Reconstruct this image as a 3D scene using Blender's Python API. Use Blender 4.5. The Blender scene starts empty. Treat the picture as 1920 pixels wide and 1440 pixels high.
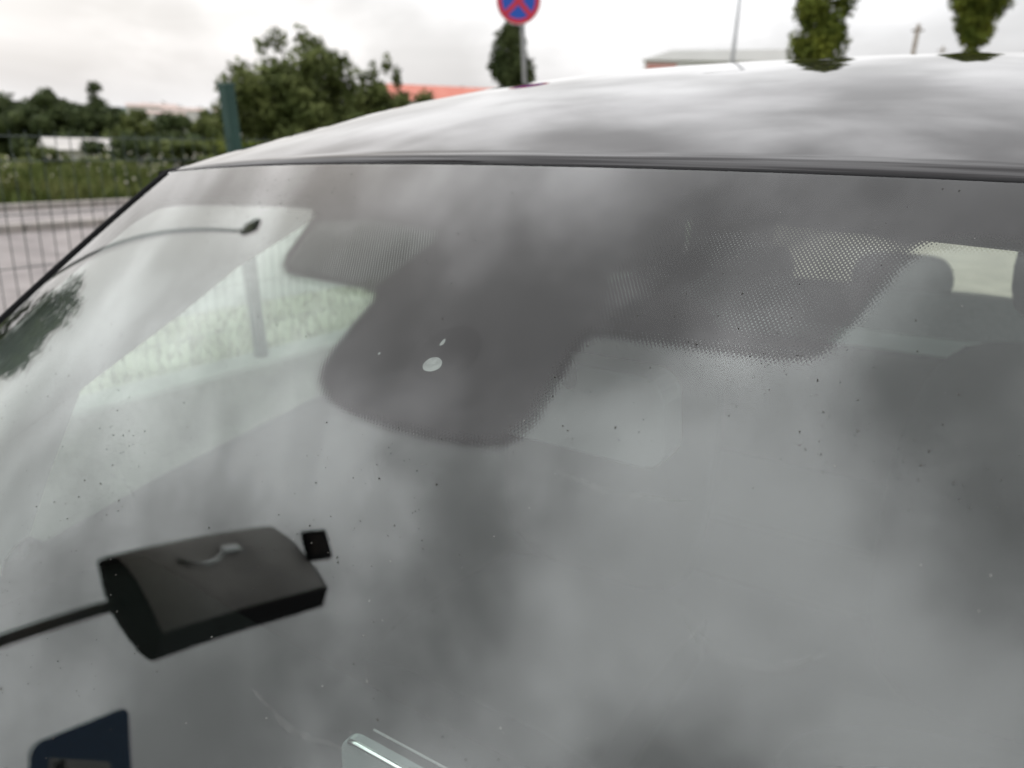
import bpy, bmesh, math, random
import numpy as np
from mathutils import Vector, Matrix, noise as mnoise
R = math.radians
rng = random.Random(7)
SC = bpy.context.scene
COL = SC.collection

# ------------------------------------------------------------------ camera
CAM = (0.25571, -0.48505, 1.45815)
YAW, PIT, ROL = 0.56238, 0.31510, 0.04325
fw = Vector((-math.sin(YAW)*math.cos(PIT), math.cos(YAW)*math.cos(PIT), -math.sin(PIT)))
r0 = Vector((math.cos(YAW), math.sin(YAW), 0)); u0 = r0.cross(fw)
rt = math.cos(ROL)*r0 + math.sin(ROL)*u0
up = -math.sin(ROL)*r0 + math.cos(ROL)*u0
cd = bpy.data.cameras.new('camera'); cam = bpy.data.objects.new('camera', cd); COL.objects.link(cam)
cam.matrix_world = Matrix(((rt.x, up.x, -fw.x, CAM[0]), (rt.y, up.y, -fw.y, CAM[1]), (rt.z, up.z, -fw.z, CAM[2]), (0, 0, 0, 1)))
cd.sensor_width = 36; cd.lens = 36*1442/1920; cd.clip_start = .02; cd.clip_end = 9000
cd.dof.use_dof = True; cd.dof.focus_distance = .452; cd.dof.aperture_fstop = 7.4
SC.camera = cam
def cam_matrix(c, yaw, pit, rol):
    f_ = Vector((-math.sin(yaw)*math.cos(pit), math.cos(yaw)*math.cos(pit), -math.sin(pit)))
    a = Vector((math.cos(yaw), math.sin(yaw), 0)); b = a.cross(f_)
    r_ = math.cos(rol)*a + math.sin(rol)*b; u_ = -math.sin(rol)*a + math.cos(rol)*b
    return Matrix(((r_.x, u_.x, -f_.x, c[0]), (r_.y, u_.y, -f_.y, c[1]), (r_.z, u_.z, -f_.z, c[2]), (0, 0, 0, 1)))
# the car stands on a sloping bay: its own axes lean about 2.5 degrees against the upright world
CAR_POSE = cam_matrix(CAM, YAW, PIT, ROL) @ cam_matrix((.26978, -.50376, 1.44258), .57768, .31770, -.00407).inverted()

# ------------------------------------------------------------------ world, sun, exposure
SUN_DIR = Vector((-.75, .35, .56)).normalized()
SUN_EL, SUN_AZ = math.asin(SUN_DIR.z), math.atan2(SUN_DIR.x, SUN_DIR.y)
w = bpy.data.worlds.new('World'); SC.world = w; w.use_nodes = True
nt = w.node_tree; nt.nodes.clear()
def wn(t, **k):
    n = nt.nodes.new(t)
    for a, b in k.items(): setattr(n, a, b)
    return n
def wl(a, b): nt.links.new(a, b)
def wm(op, a, b=None, clamp=False):
    n = wn('ShaderNodeMath', operation=op, use_clamp=clamp)
    for i, v in enumerate((a, b)):
        if v is None: continue
        if isinstance(v, (int, float)): n.inputs[i].default_value = v
        else: wl(v, n.inputs[i])
    return n.outputs[0]
sky = wn('ShaderNodeTexSky', sky_type='NISHITA', sun_disc=False, sun_elevation=SUN_EL, sun_rotation=SUN_AZ)
sky.air_density = 1.6; sky.dust_density = 4
tc = wn('ShaderNodeTexCoord'); sp = wn('ShaderNodeSeparateXYZ'); wl(tc.outputs['Generated'], sp.inputs[0])
zc = wm('MAXIMUM', sp.outputs[2], 0.0)
den = wm('ADD', zc, .55)
cb_ = wn('ShaderNodeCombineXYZ'); wl(wm('DIVIDE', sp.outputs[0], den), cb_.inputs[0]); wl(wm('DIVIDE', sp.outputs[1], den), cb_.inputs[1])
cb_.inputs[2].default_value = 11.8
no = wn('ShaderNodeTexNoise'); no.inputs['Scale'].default_value = 3.4; no.inputs['Detail'].default_value = 5; no.inputs['Roughness'].default_value = .48; no.inputs['Distortion'].default_value = .15
wl(cb_.outputs[0], no.inputs['Vector'])
mr = wn('ShaderNodeMapRange', interpolation_type='SMOOTHSTEP'); mr.inputs[1].default_value = .35; mr.inputs[2].default_value = .67; mr.inputs[3].default_value = .55; mr.inputs[4].default_value = 1.55
wl(no.outputs[0], mr.inputs[0])
side = wm('ADD', wm('MULTIPLY', sp.outputs[0], -.34), 1.0)       # the veiled sun stands to the left of the car
grad = wm('MULTIPLY', side, wm('ADD', wm('MULTIPLY', zc, 1.82), .68))          # overcast dome: brighter overhead than at the horizon
# clouds low down are seen edge-on and merge into an even layer
k = wm('MULTIPLY', zc, 1.5, True)
cl = wm('ADD', wm('MULTIPLY', wm('SUBTRACT', mr.outputs[0], 1.0), wm('ADD', wm('MULTIPLY', k, .8), .2)), 1.0)
# flat cloud banks, stretched sideways
vs_ = wn('ShaderNodeVectorMath', operation='MULTIPLY'); vs_.inputs[1].default_value = (2.2, 2.2, 15.0); wl(tc.outputs['Generated'], vs_.inputs[0])
n2 = wn('ShaderNodeTexNoise'); n2.inputs['Scale'].default_value = 1.0; n2.inputs['Detail'].default_value = 4; n2.inputs['Distortion'].default_value = .4; wl(vs_.outputs[0], n2.inputs['Vector'])
bank = wm('ADD', wm('MULTIPLY', wm('SUBTRACT', n2.outputs[0], .5), .55), .97)
lum = wm('MULTIPLY', wm('MULTIPLY', cl, bank), grad)
bgc = wn('ShaderNodeBackground'); bgc.inputs[0].default_value = (.985, .985, 1.0, 1); wl(lum, bgc.inputs[1])
bgs = wn('ShaderNodeBackground'); wl(sky.outputs[0], bgs.inputs[0]); bgs.inputs[1].default_value = .1
mx = wn('ShaderNodeMixShader'); mx.inputs[0].default_value = .93; wl(bgs.outputs[0], mx.inputs[1]); wl(bgc.outputs[0], mx.inputs[2])
ow = wn('ShaderNodeOutputWorld'); wl(mx.outputs[0], ow.inputs[0])
sl = bpy.data.lights.new('sun', 'SUN'); sl.energy = .5; sl.angle = R(170); sl.color = (1, .97, .92)
so = bpy.data.objects.new('sun', sl); COL.objects.link(so)
so.rotation_euler = SUN_DIR.to_track_quat('Z', 'Y').to_euler()
SC.view_settings.view_transform = 'Standard'; SC.view_settings.look = 'None'; SC.view_settings.exposure = 0; SC.view_settings.gamma = 1
SC.render.engine = 'CYCLES'
cy = SC.cycles
cy.max_bounces = 10; cy.transparent_max_bounces = 24; cy.glossy_bounces = 6; cy.diffuse_bounces = 4
cy.use_denoising = True; cy.caustics_reflective = False; cy.caustics_refractive = False

# ------------------------------------------------------------------ helpers
def tag(o, label=None, cat=None, group=None, kind=None):
    for k_, v in (('label', label), ('category', cat), ('group', group), ('kind', kind)):
        if v: o[k_] = v
    return o
def empty(name, loc=(0, 0, 0)):
    o = bpy.data.objects.new(name, None); o.location = loc; o.empty_display_size = .1; COL.objects.link(o); return o
class MB:
    def __init__(s): s.v = []; s.f = []
    def add(s, vs, fs):
        b = len(s.v); s.v += [tuple(v) for v in vs]; s.f += [tuple(i+b for i in f) for f in fs]; return s
    def box(s, c, d, rz=0.0):
        cx, cy_, cz = c; a, b, h = d[0]/2, d[1]/2, d[2]/2; co, si = math.cos(rz), math.sin(rz)
        vs = [(cx+x*co-y*si, cy_+x*si+y*co, cz+z) for z in (-h, h) for x, y in ((-a, -b), (a, -b), (a, b), (-a, b))]
        return s.add(vs, [(3, 2, 1, 0), (4, 5, 6, 7), (0, 1, 5, 4), (1, 2, 6, 5), (2, 3, 7, 6), (3, 0, 4, 7)])
    def tube(s, pts, rad, n=8, cap=True):
        pts = [Vector(p) for p in pts]; m = len(pts)
        rads = rad if isinstance(rad, (list, tuple)) else [rad]*m
        ref = Vector((0, 0, 1)); vs = []; fs = []
        for i, p in enumerate(pts):
            t = (pts[min(i+1, m-1)] - pts[max(i-1, 0)]).normalized()
            rf = ref if abs(t.z) < .95 else Vector((1, 0, 0))
            a = t.cross(rf).normalized(); b = a.cross(t)
            for k_ in range(n):
                an = 2*math.pi*k_/n; vs.append(p + rads[i]*(math.cos(an)*a + math.sin(an)*b))
        for i in range(m-1):
            for k_ in range(n):
                fs.append((i*n+k_, i*n+(k_+1) % n, (i+1)*n+(k_+1) % n, (i+1)*n+k_))
        if cap: fs += [tuple(range(n)), tuple(range((m-1)*n, m*n))[::-1]]
        return s.add(vs, fs)
    def grid(s, rows, closed=False):
        n = len(rows[0]); vs = [p for r_ in rows for p in r_]; fs = []
        for i in range(len(rows)-1):
            for j in range(n if closed else n-1):
                fs.append((i*n+j, i*n+(j+1) % n, (i+1)*n+(j+1) % n, (i+1)*n+j))
        return s.add(vs, fs)
    def prism(s, poly, z0, z1):
        n = len(poly); vs = [(x, y, z0) for x, y in poly] + [(x, y, z1) for x, y in poly]
        return s.add(vs, [tuple(range(n))[::-1], tuple(range(n, 2*n))] + [(i, (i+1) % n, n+(i+1) % n, n+i) for i in range(n)])
    def loft(s, secs):
        n = len(secs[0]); s.grid(secs, True); b = len(s.v) - n*len(secs)
        s.f += [tuple(range(b, b+n))[::-1], tuple(range(b+n*(len(secs)-1), b+n*len(secs)))]
        return s
    def build(s, name, mat, parent=None, smooth=False, bevel=0, solid=0, loc=None, sub=0, angle=None):
        me = bpy.data.meshes.new(name); me.from_pydata(s.v, [], s.f)
        bm = bmesh.new(); bm.from_mesh(me); bmesh.ops.recalc_face_normals(bm, faces=bm.faces); bm.to_mesh(me); bm.free()
        if mat: me.materials.append(mat)
        if smooth: me.polygons.foreach_set('use_smooth', [True]*len(me.polygons))
        if smooth and angle: me.set_sharp_from_angle(angle=R(angle))
        me.update()
        o = bpy.data.objects.new(name, me); COL.objects.link(o)
        if parent: o.parent = parent
        if loc: o.location = loc
        if solid: m = o.modifiers.new('solid', 'SOLIDIFY'); m.thickness = solid; m.offset = 0
        if bevel: m = o.modifiers.new('bevel', 'BEVEL'); m.width = bevel; m.segments = 3; m.limit_method = 'ANGLE'
        if sub: m = o.modifiers.new('sub', 'SUBSURF'); m.levels = sub; m.render_levels = sub
        return o
def rbox(c, d, rad, n=5):
    """rounded box as superellipsoid-like loft along z"""
    return c, d
def mat(name, col, rough=.6, metal=0, col2=None, scale=8, bump=0, bscale=40, coat=0, spec=.5, detail=5, lo=.38, hi=.64):
    m = bpy.data.materials.new(name); m.use_nodes = True; t = m.node_tree; b = t.nodes['Principled BSDF']
    b.inputs['Base Color'].default_value = (*col, 1); b.inputs['Roughness'].default_value = rough; b.inputs['Metallic'].default_value = metal
    b.inputs['Specular IOR Level'].default_value = spec
    if coat: b.inputs['Coat Weight'].default_value = coat; b.inputs['Coat Roughness'].default_value = .02
    if col2 or bump:
        g = t.nodes.new('ShaderNodeTexCoord')
    if col2:
        n = t.nodes.new('ShaderNodeTexNoise'); n.inputs['Scale'].default_value = scale; n.inputs['Detail'].default_value = detail
        c = t.nodes.new('ShaderNodeValToRGB'); c.color_ramp.elements[0].color = (*col, 1); c.color_ramp.elements[1].color = (*col2, 1)
        c.color_ramp.elements[0].position = lo; c.color_ramp.elements[1].position = hi
        t.links.new(g.outputs['Object'], n.inputs['Vector']); t.links.new(n.outputs[0], c.inputs[0]); t.links.new(c.outputs[0], b.inputs['Base Color'])
    if bump:
        n2 = t.nodes.new('ShaderNodeTexNoise'); n2.inputs['Scale'].default_value = bscale; n2.inputs['Detail'].default_value = 4
        bp = t.nodes.new('ShaderNodeBump'); bp.inputs['Strength'].default_value = bump; bp.inputs['Distance'].default_value = .02
        t.links.new(g.outputs['Object'], n2.inputs['Vector']); t.links.new(n2.outputs[0], bp.inputs['Height']); t.links.new(bp.outputs[0], b.inputs['Normal'])
    return m
def glass_mat(name, tint, ior=1.5):
    m = bpy.data.materials.new(name); m.use_nodes = True; t = m.node_tree; t.nodes.clear(); N = t.nodes.new; L = t.links.new
    geo = N('ShaderNodeNewGeometry'); mp = N('ShaderNodeMapRange'); mp.inputs[3].default_value = ior; mp.inputs[4].default_value = 1/ior
    L(geo.outputs['Backfacing'], mp.inputs[0])
    fr = N('ShaderNodeFresnel'); L(mp.outputs[0], fr.inputs['IOR'])
    tr = N('ShaderNodeBsdfTransparent'); tr.inputs[0].default_value = (*tint, 1)
    gl = N('ShaderNodeBsdfGlossy'); gl.inputs['Roughness'].default_value = 0.0; gl.inputs[0].default_value = (1, 1, 1, 1)
    mx_ = N('ShaderNodeMixShader'); L(fr.outputs[0], mx_.inputs[0]); L(tr.outputs[0], mx_.inputs[1]); L(gl.outputs[0], mx_.inputs[2])
    o = N('ShaderNodeOutputMaterial'); L(mx_.outputs[0], o.inputs[0]); return m
M = {}
M['paint'] = mat('car_paint', (.014, .0125, .0135), .03, .0, spec=.42)
M['black_gloss'] = mat('black_gloss_trim', (.012, .012, .013), .12, spec=.5)
M['rubber'] = mat('black_rubber', (.006, .006, .0065), .8, spec=.12)
M['glass'] = glass_mat('windscreen_glass', (.90, .945, .925))
M['side_glass'] = glass_mat('tinted_door_glass', (.80, .90, .85))
M['rear_glass'] = glass_mat('rear_glass', (.92, .94, .86))
M['plastic'] = mat('dark_dash_plastic', (.0022, .0022, .0024), .8, spec=.06)
M['seat_dark'] = mat('dark_seat_fabric', (.004, .004, .0043), .9, col2=(.006, .006, .0062), scale=200, spec=.1)
M['seat_grey'] = mat('grey_seat_fabric', (.16, .17, .175), .9, col2=(.20, .205, .21), scale=120, spec=.1)
M['lining'] = mat('light_grey_lining', (.60, .60, .585), .9, spec=.1)
M['visor'] = mat('grey_visor', (.20, .20, .20), .8, spec=.2)
M['screen'] = mat('screen_glass', (.16, .18, .18), .15, spec=.6)
M['chrome'] = mat('bright_trim', (.75, .78, .77), .18, 1)
M['tyre'] = mat('tyre_rubber', (.015, .015, .015), .8)
M['alloy'] = mat('alloy_wheel', (.45, .45, .46), .3, .9)
M['lamp_glass'] = mat('headlamp_lens', (.6, .62, .64), .08, .3, coat=1)

# ------------------------------------------------------------------ windscreen and roof surfaces (metres, the nose points to -y)
WT, WB, ZT, ZB, YB, CT, CB, ST, BUL = .57179, .69915, 1.41791, .93481, -.70534, .05482, .21485, .01954, .01823
def ws(u, v):
    a = abs(u)**2.3
    return Vector((u*(WT+(WB-WT)*v), YB*v+(CT*(1-v)+CB*v)*a, ZT+(ZB-ZT)*v-ST*(1-v)*a+BUL*4*v*(1-v)))
def wsn(u, v):
    e = 1e-3
    n = (ws(u, v+e)-ws(u, v-e)).cross(ws(u+e, v)-ws(u-e, v)).normalized()
    return n if n.z > 0 else -n
def wso(u, v, h): return ws(u, v) + wsn(u, v)*h
def roof(s, t, h=0.0):
    a = abs(s)**2.3; wdt = WT+.089*(1-math.exp(-max(t, 0)/.35))
    rise = .14*(1-math.exp(-max(t, 0)/.373)) - .018*max(t-1.0, 0)**2
    return Vector((s*wdt, CT*a*(1-min(max(t, 0)/1.5, 1))+t, ZT-ST*a-.068*(1-math.exp(-max(t, 0)/.4))*abs(s)**3+rise+h))

# ================================================================== SETTING: ground, road, hills
M['grass_ground'] = mat('meadow_soil_and_grass', (.05, .075, .025), .95, col2=(.12, .13, .05), scale=1.5, spec=.1)
M['gravel'] = mat('sandy_gravel', (.30, .285, .24), .95, col2=(.42, .395, .335), scale=3, bump=.5, bscale=60, spec=.1)
M['verge'] = mat('dry_verge', (.22, .215, .155), .95, col2=(.31, .295, .235), scale=2, spec=.1)
M['asphalt'] = mat('worn_asphalt', (.22, .20, .195), .9, col2=(.29, .265, .255), scale=2.5, bump=.3, bscale=80, spec=.15)
M['kerb'] = mat('concrete_kerb', (.36, .33, .30), .9, col2=(.27, .25, .23), scale=6)
M['concrete'] = mat('weathered_concrete', (.20, .19, .175), .9, col2=(.12, .115, .105), scale=4, bump=.4, bscale=30)
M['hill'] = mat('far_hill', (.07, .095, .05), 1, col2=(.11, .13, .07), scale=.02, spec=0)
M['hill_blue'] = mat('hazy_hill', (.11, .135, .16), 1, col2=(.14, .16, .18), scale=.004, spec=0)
def gz(x, y):
    if x > -2.62 and x < 30: return -.40
    d = max(0.0, -x-16.0)
    z = -.07*min(d, 110)
    if d > 150: z += min((d-150)*.035, 9.0)
    return z
xs = [1500, 400, 100, 40, 29.9, 15, 0, -2.6, -2.65, -6, -12.3, -16, -20, -25, -32, -40, -55, -75, -100, -126, -150, -166, -200, -250, -320, -420, -520, -800, -1500]
ys = [-1500, -400, -100, -30, -10, 0, 10, 25, 45, 70, 110, 170, 260, 400, 700, 1500, 4000]
g = MB(); g.grid([[(x, y, gz(x, y)-.004) for y in ys] for x in xs]); tag(g.build('ground', M['grass_ground'], smooth=True), kind='structure')
bay = MB().grid([[(x, y, .0) for y in (-3.5, -1, 1, 3, 5.5)] for x in (-2.56, -1, 0, 1, 2.3)]).build('parking_bay', M['gravel']); bay.matrix_world = CAR_POSE; tag(bay, kind='structure')
tag(MB().grid([[(x, y, .004) for y in (5.6, 20, 40, 80)] for x in (-2.55, 5, 15, 31)]).build('car_park', M['asphalt']), kind='structure')
tag(MB().grid([[(x, y, .004) for y in (-30, -10, 0, 5.59)] for x in (2.34, 10, 20, 31)]).build('car_park_side', M['asphalt']), kind='structure')
tag(MB().grid([[(x, y, .004) for y in (-30, -15, -3.46)] for x in (-2.55, 0, 2.33)]).build('car_park_front', M['asphalt']), kind='structure')
tag(MB().grid([[(x, y, .004) for y in (-60, -10, 0, 10, 25, 120)] for x in (-10.3, -8, -5.0)]).build('road', M['asphalt']), kind='structure')
tag(MB().grid([[(x, y, .06) for y in (-60, -10, 0, 10, 25, 120)] for x in (-12.2, -11, -10.45)]).build('pavement', M['asphalt']), kind='structure')
tag(MB().grid([[(x, y, .002) for y in (-10, 0, 10, 25)] for x in (-5.0, -4, -2.7)]).build('verge', M['verge']), kind='structure')
kb = empty('kerb', (-10.38, 0, 0)); tag(kb, kind='structure')
kme = MB().box((0, 0, .04), (.14, .98, .13)).build('kerb_stone', M['kerb'], kb, bevel=.012)
for i in range(-4, 26):
    o = kme if i == -4 else kme.copy()
    if i != -4: COL.objects.link(o)
    o.location = (0, i*1.0, 0)
kb2 = empty('kerb_back', (-12.27, 0, 0)); tag(kb2, kind='structure')
for i in range(-2, 14):
    o = kme.copy(); COL.objects.link(o); o.parent = kb2; o.location = (0, i*1.0, .05)
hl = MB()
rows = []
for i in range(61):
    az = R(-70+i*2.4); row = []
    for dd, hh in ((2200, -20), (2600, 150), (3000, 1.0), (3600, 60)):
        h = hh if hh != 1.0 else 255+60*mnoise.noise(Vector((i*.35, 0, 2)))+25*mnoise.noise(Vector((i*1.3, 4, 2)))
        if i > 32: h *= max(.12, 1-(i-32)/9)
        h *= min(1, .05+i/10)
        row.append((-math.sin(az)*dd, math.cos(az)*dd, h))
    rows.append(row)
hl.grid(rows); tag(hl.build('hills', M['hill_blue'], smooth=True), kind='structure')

def azp(az, d, z=None):
    """ground point at a bearing (degrees left of +y) and distance from the photographer"""
    x = CAM[0]-math.sin(R(az))*d; y = CAM[1]+math.cos(R(az))*d
    return Vector((x, y, gz(x, y) if z is None else z))

# ================================================================== boundary wall and mesh fence
WX = -2.63
wall = MB()
rows = []
for i in range(61):
    y = -8+i*.5; rows.append([(WX+.1, y, -.45), (WX+.1, y, .385), (WX+.085, y, .4), (WX-.085, y, .4), (WX-.1, y, .385), (WX-.1, y, -.45)])
tag(wall.grid(rows).build('boundary_wall', M['concrete']), 'low concrete boundary wall under the green mesh fence', 'wall')
M['green_metal'] = mat('green_coated_steel', (.010, .045, .036), .5, col2=(.014, .055, .043), scale=10)
fence = tag(empty('mesh_fence', (WX, 0, .4)), 'green steel mesh fence with square posts standing on the low wall', 'fence')
post = MB().box((0, 0, .6), (.048, .048, 1.2)).build('post', M['green_metal'], fence, bevel=.004)
cap = MB().box((0, 0, 1.205), (.054, .054, .012)).build('post_cap', M['green_metal'], post, bevel=.003)
FY = [1.80+2.52*i for i in range(-3, 5)]
for i, y in enumerate(FY):
    tilt = R(4.5) if i == 3 else R((1.5, -.8, .6, 0, .9, -.5, .4, .2)[i]); yb = y+.045 if i == 3 else y
    if i == 0: post.location = (0, yb, 0); post.rotation_euler = (tilt, 0, 0); continue
    o = post.copy(); COL.objects.link(o); o.location = (0, yb, 0); o.rotation_euler = (tilt, 0, 0); c = cap.copy(); COL.objects.link(c); c.parent = o
pm = MB()
for j in range(50):
    yy = .04+j*.05; pm.tube([(0, yy, .03), (0, yy, .14), (.02, yy, .16), (0, yy, .18), (0, yy, .88), (.02, yy, .90), (0, yy, .92), (0, yy, 1.0)], .0019, 4)
for z in (.05, .16, .36, .54, .72, .90, .98):
    pm.tube([(.004, .03, z), (.004, 2.49, z)], .0019, 4)
panel = pm.build('mesh_panel', mat('weathered_green_wire', (.022, .038, .033), .5), fence)
for i, y in enumerate(FY[:-1]):
    o = panel if i == 0 else panel.copy()
    if i: COL.objects.link(o)
    o.location = (0, y, 0)

# ================================================================== THE CAR
car = empty('parked_car'); car.matrix_world = CAR_POSE
tag(car, 'dark grey parked car with a dusty windscreen reflecting the clouds', 'car')
# --- windscreen: a 5 mm closed pane
NU, NV = 120, 80
def pane():
    mb = MB()
    us = [-1+2*i/NU for i in range(NU+1)]; vs = [i/NV for i in range(NV+1)]
    mb.grid([[ws(u, v) for u in us] for v in vs]); mb.grid([[wso(u, v, -.005) for u in us] for v in vs])
    rim = [(u, 0.) for u in us] + [(1., v) for v in vs[1:]] + [(u, 1.) for u in us[::-1][1:]] + [(-1., v) for v in vs[::-1][1:-1]]
    mb.grid([[ws(*q) for q in rim], [wso(q[0], q[1], -.005) for q in rim]], True)
    return mb
def build_pane(mb, name, m, parent):
    me = bpy.data.meshes.new(name); me.from_pydata(mb.v, [], mb.f); me.materials.append(m)
    n1 = NU*NV
    for i, p_ in enumerate(me.polygons): p_.use_smooth = i < 2*n1
    me.update()
    # outer sheet must face up, inner sheet down
    bm = bmesh.new(); bm.from_mesh(me); bm.faces.ensure_lookup_table()
    for i, f in enumerate(bm.faces):
        if i < n1 and f.normal.z < 0: f.normal_flip()
        elif n1 <= i < 2*n1 and f.normal.z > 0: f.normal_flip()
    bm.to_mesh(me); bm.free()
    o = bpy.data.objects.new(name, me); COL.objects.link(o); o.parent = parent; return o
wind = build_pane(pane(), 'windscreen', M['glass'], car)

# --- frit: black ceramic print with a dotted border, laid inside the laminate
FRIT = [(-.4725,.0702),(-.3682,.0678),(-.2824,.066),(-.244,.067),(-.2231,.0779),(-.2142,.0925),(-.2084,.122),(-.203,.1499),(-.1959,.1644),(-.1849,.1725),(-.1677,.1748),(-.1313,.177),(-.0985,.1786),(-.0859,.1828),(-.0821,.1911),(-.0828,.2179),(-.082,.2442),(-.0794,.2633),(-.0737,.2753),(-.063,.2839),(-.0391,.2911),(-.0077,.2952),(.0225,.2951),(.0488,.2918),(.0632,.2873),(.0708,.279),(.0742,.265),(.074,.2379),(.0737,.209),(.0753,.1918),(.0781,.186),(.0853,.1834),(.1071,.1825),(.1367,.1827),(.1642,.1824),(.1821,.1813),(.1939,.1775),(.2006,.1681),(.2073,.1439),(.2144,.1124),(.2206,.0873),(.2263,.0742),(.2351,.0654),(.2445,.061),(.2588,.0598),(.2728,.0601),(.35,.062),(.45,.066)]
DL = [(-.2092,.0947),(-.1486,.0842),(-.0737,.0947),(-.0666,.1123),(-.0872,.183),(-.1309,.1777),(-.1839,.1738),(-.1976,.1624)]
DR = [(.0634,.1408),(.0841,.0599),(.1481,.0554),(.2064,.0624),(.2267,.0735),(.2206,.0873),(.2073,.1439),(.2006,.1681),(.1917,.179),(.137,.1836),(.0856,.1843),(.0752,.1898)]
VL = .855
def sdf(P, poly):
    """signed distance, positive inside"""
    A = np.array(poly); B = np.roll(A, -1, 0); d = np.full(len(P), 1e9); ins = np.zeros(len(P), bool)
    for a, b in zip(A, B):
        e = b-a; q = P-a; t = np.clip((q@e)/(e@e), 0, 1); d = np.minimum(d, np.linalg.norm(q-t[:, None]*e, axis=1))
        c = (a[1] > P[:, 1]) != (b[1] > P[:, 1])
        with np.errstate(divide='ignore', invalid='ignore'):
            ins ^= c & (P[:, 0] < (b[0]-a[0])*(P[:, 1]-a[1])/(b[1]-a[1])+a[0])
    return np.where(ins, d, -d)
GU, GV = 420, 110; VMAX = .33
uv = np.array([(-.999+1.998*i/GU, .0015+VMAX*j/GV) for j in range(GV+1) for i in range(GU+1)])
P2 = np.stack([uv[:, 0]*(WT+(WB-WT)*uv[:, 1]), uv[:, 1]*VL], 1)
fp = [(x, v*VL) for x, v in FRIT]
poly = [(-.66, -.02), (-.66, .34*VL), (-.600, .34*VL), (-.562, .20*VL), (-.542, .11*VL), (-.515, .078*VL)] + fp + [(.515, .078*VL), (.542, .11*VL), (.562, .20*VL), (.600, .34*VL), (.66, .34*VL), (.66, -.02)]
d0 = sdf(P2, poly)
def sstep(x): x = np.clip(x, 0, 1); return x*x*(3-2*x)
cov = np.clip(.5+(d0+.0005)/.0085, 0, 1.05)
for pl, lvl in ((DL, .80), (DR, .74)):
    dd = sdf(P2, [(x, v*VL) for x, v in pl])
    soft = sstep((dd+.002)/.012)
    cov = np.minimum(cov, 1.05-(1.05-lvl)*soft)
fm = MB(); pts = [wso(u, v, -.0012) for u, v in uv]
fm.grid([pts[j*(GU+1):(j+1)*(GU+1)] for j in range(GV+1)])
keep = []
cgrid = cov.reshape(GV+1, GU+1)
for j in range(GV):
    for i in range(GU):
        if cgrid[j:j+2, i:i+2].max() > .01: keep.append(fm.f[j*GU+i])
me = bpy.data.meshes.new('frit'); me.from_pydata(fm.v, [], keep)
at = me.attributes.new('cov', 'FLOAT', 'POINT'); at.data.foreach_set('value', cov.astype(np.float32))
a2 = me.attributes.new('sheet', 'FLOAT_VECTOR', 'POINT'); a2.data.foreach_set('vector', np.c_[P2, np.zeros(len(P2))].astype(np.float32).ravel())
me.polygons.foreach_set('use_smooth', [True]*len(me.polygons)); me.update()
def frit_mat():
    m = bpy.data.materials.new('frit_print'); m.use_nodes = True; t = m.node_tree; t.nodes.clear(); N = t.nodes.new; L = t.links.new
    ac = N('ShaderNodeAttribute'); ac.attribute_name = 'cov'; av = N('ShaderNodeAttribute'); av.attribute_name = 'sheet'
    sx = N('ShaderNodeSeparateXYZ'); L(av.outputs['Vector'], sx.inputs[0])
    def m_(op, a, b=None):
        n = N('ShaderNodeMath'); n.operation = op
        for i, q in enumerate((a, b)):
            if q is None: continue
            if isinstance(q, (int, float)): n.inputs[i].default_value = q
            else: L(q, n.inputs[i])
        return n.outputs[0]
    kk = 2*math.pi/.00235
    a = m_('COSINE', m_('MULTIPLY', m_('ADD', sx.outputs[0], m_('MULTIPLY', sx.outputs[1], .58)), kk))
    b = m_('COSINE', m_('MULTIPLY', m_('SUBTRACT', sx.outputs[0], m_('MULTIPLY', sx.outputs[1], .58)), kk))
    gg = m_('ADD', m_('MULTIPLY', m_('ADD', a, b), .25), .5)
    op = m_('GREATER_THAN', gg, m_('SUBTRACT', 1.0, ac.outputs['Fac']))
    df = N('ShaderNodeBsdfDiffuse'); df.inputs[0].default_value = (.008, .0075, .0078, 1)
    tr = N('ShaderNodeBsdfTransparent'); mx_ = N('ShaderNodeMixShader'); L(op, mx_.inputs[0]); L(tr.outputs[0], mx_.inputs[1]); L(df.outputs[0], mx_.inputs[2])
    o = N('ShaderNodeOutputMaterial'); L(mx_.outputs[0], o.inputs[0]); return m
me.materials.append(frit_mat())
frit = bpy.data.objects.new('frit', me); COL.objects.link(frit); frit.parent = wind
frit['label'] = 'black printed band with dotted edges and a rounded sensor tongue'
M['frit_solid'] = mat('frit_solid', (.010, .010, .010), .9, spec=0)
fe = MB()
for s in (-1, 1):
    fe.grid([[wso(s*.999, v, -.0013), wso(s*(.985), v, -.0013)] for v in [i/40 for i in range(41)]])
fe.grid([[wso(-.98+1.96*i/40, vv, -.0013) for i in range(41)] for vv in (.93, .998)])
fe.build('frit_border', M['frit_solid'], wind, smooth=True)

# --- rain and light sensor behind the tongue
def onpane(x, v): return x/(WT+(WB-WT)*v), v
def disc(name, x, v, rx, rv, h, m, parent, n=28, wob=0, ang=0):
    vs = []
    for k_ in range(n):
        a = 2*math.pi*k_/n; q = 1+wob*math.sin(3*a+1)+wob*.6*math.sin(7*a)
        dx, dv = rx*math.cos(a)*q, rv*math.sin(a)*q
        dx, dv = dx*math.cos(ang)-dv*math.sin(ang), dx*math.sin(ang)+dv*math.cos(ang)
        u, vv = onpane(x+dx, v+dv/VL); vs.append(wso(u, vv, h))
    mb = MB(); mb.add(vs, [tuple(range(n))]); return mb.build(name, m, parent)
M['gel'] = mat('sensor_gel', (.0006, .0006, .0006), .9, spec=0)
M['lens'] = mat('sensor_lens', (.17, .18, .17), .4, spec=.2, col2=(.12, .125, .12), scale=300)  # pale diffuse colour stands in for sky reflected by the lens
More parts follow.
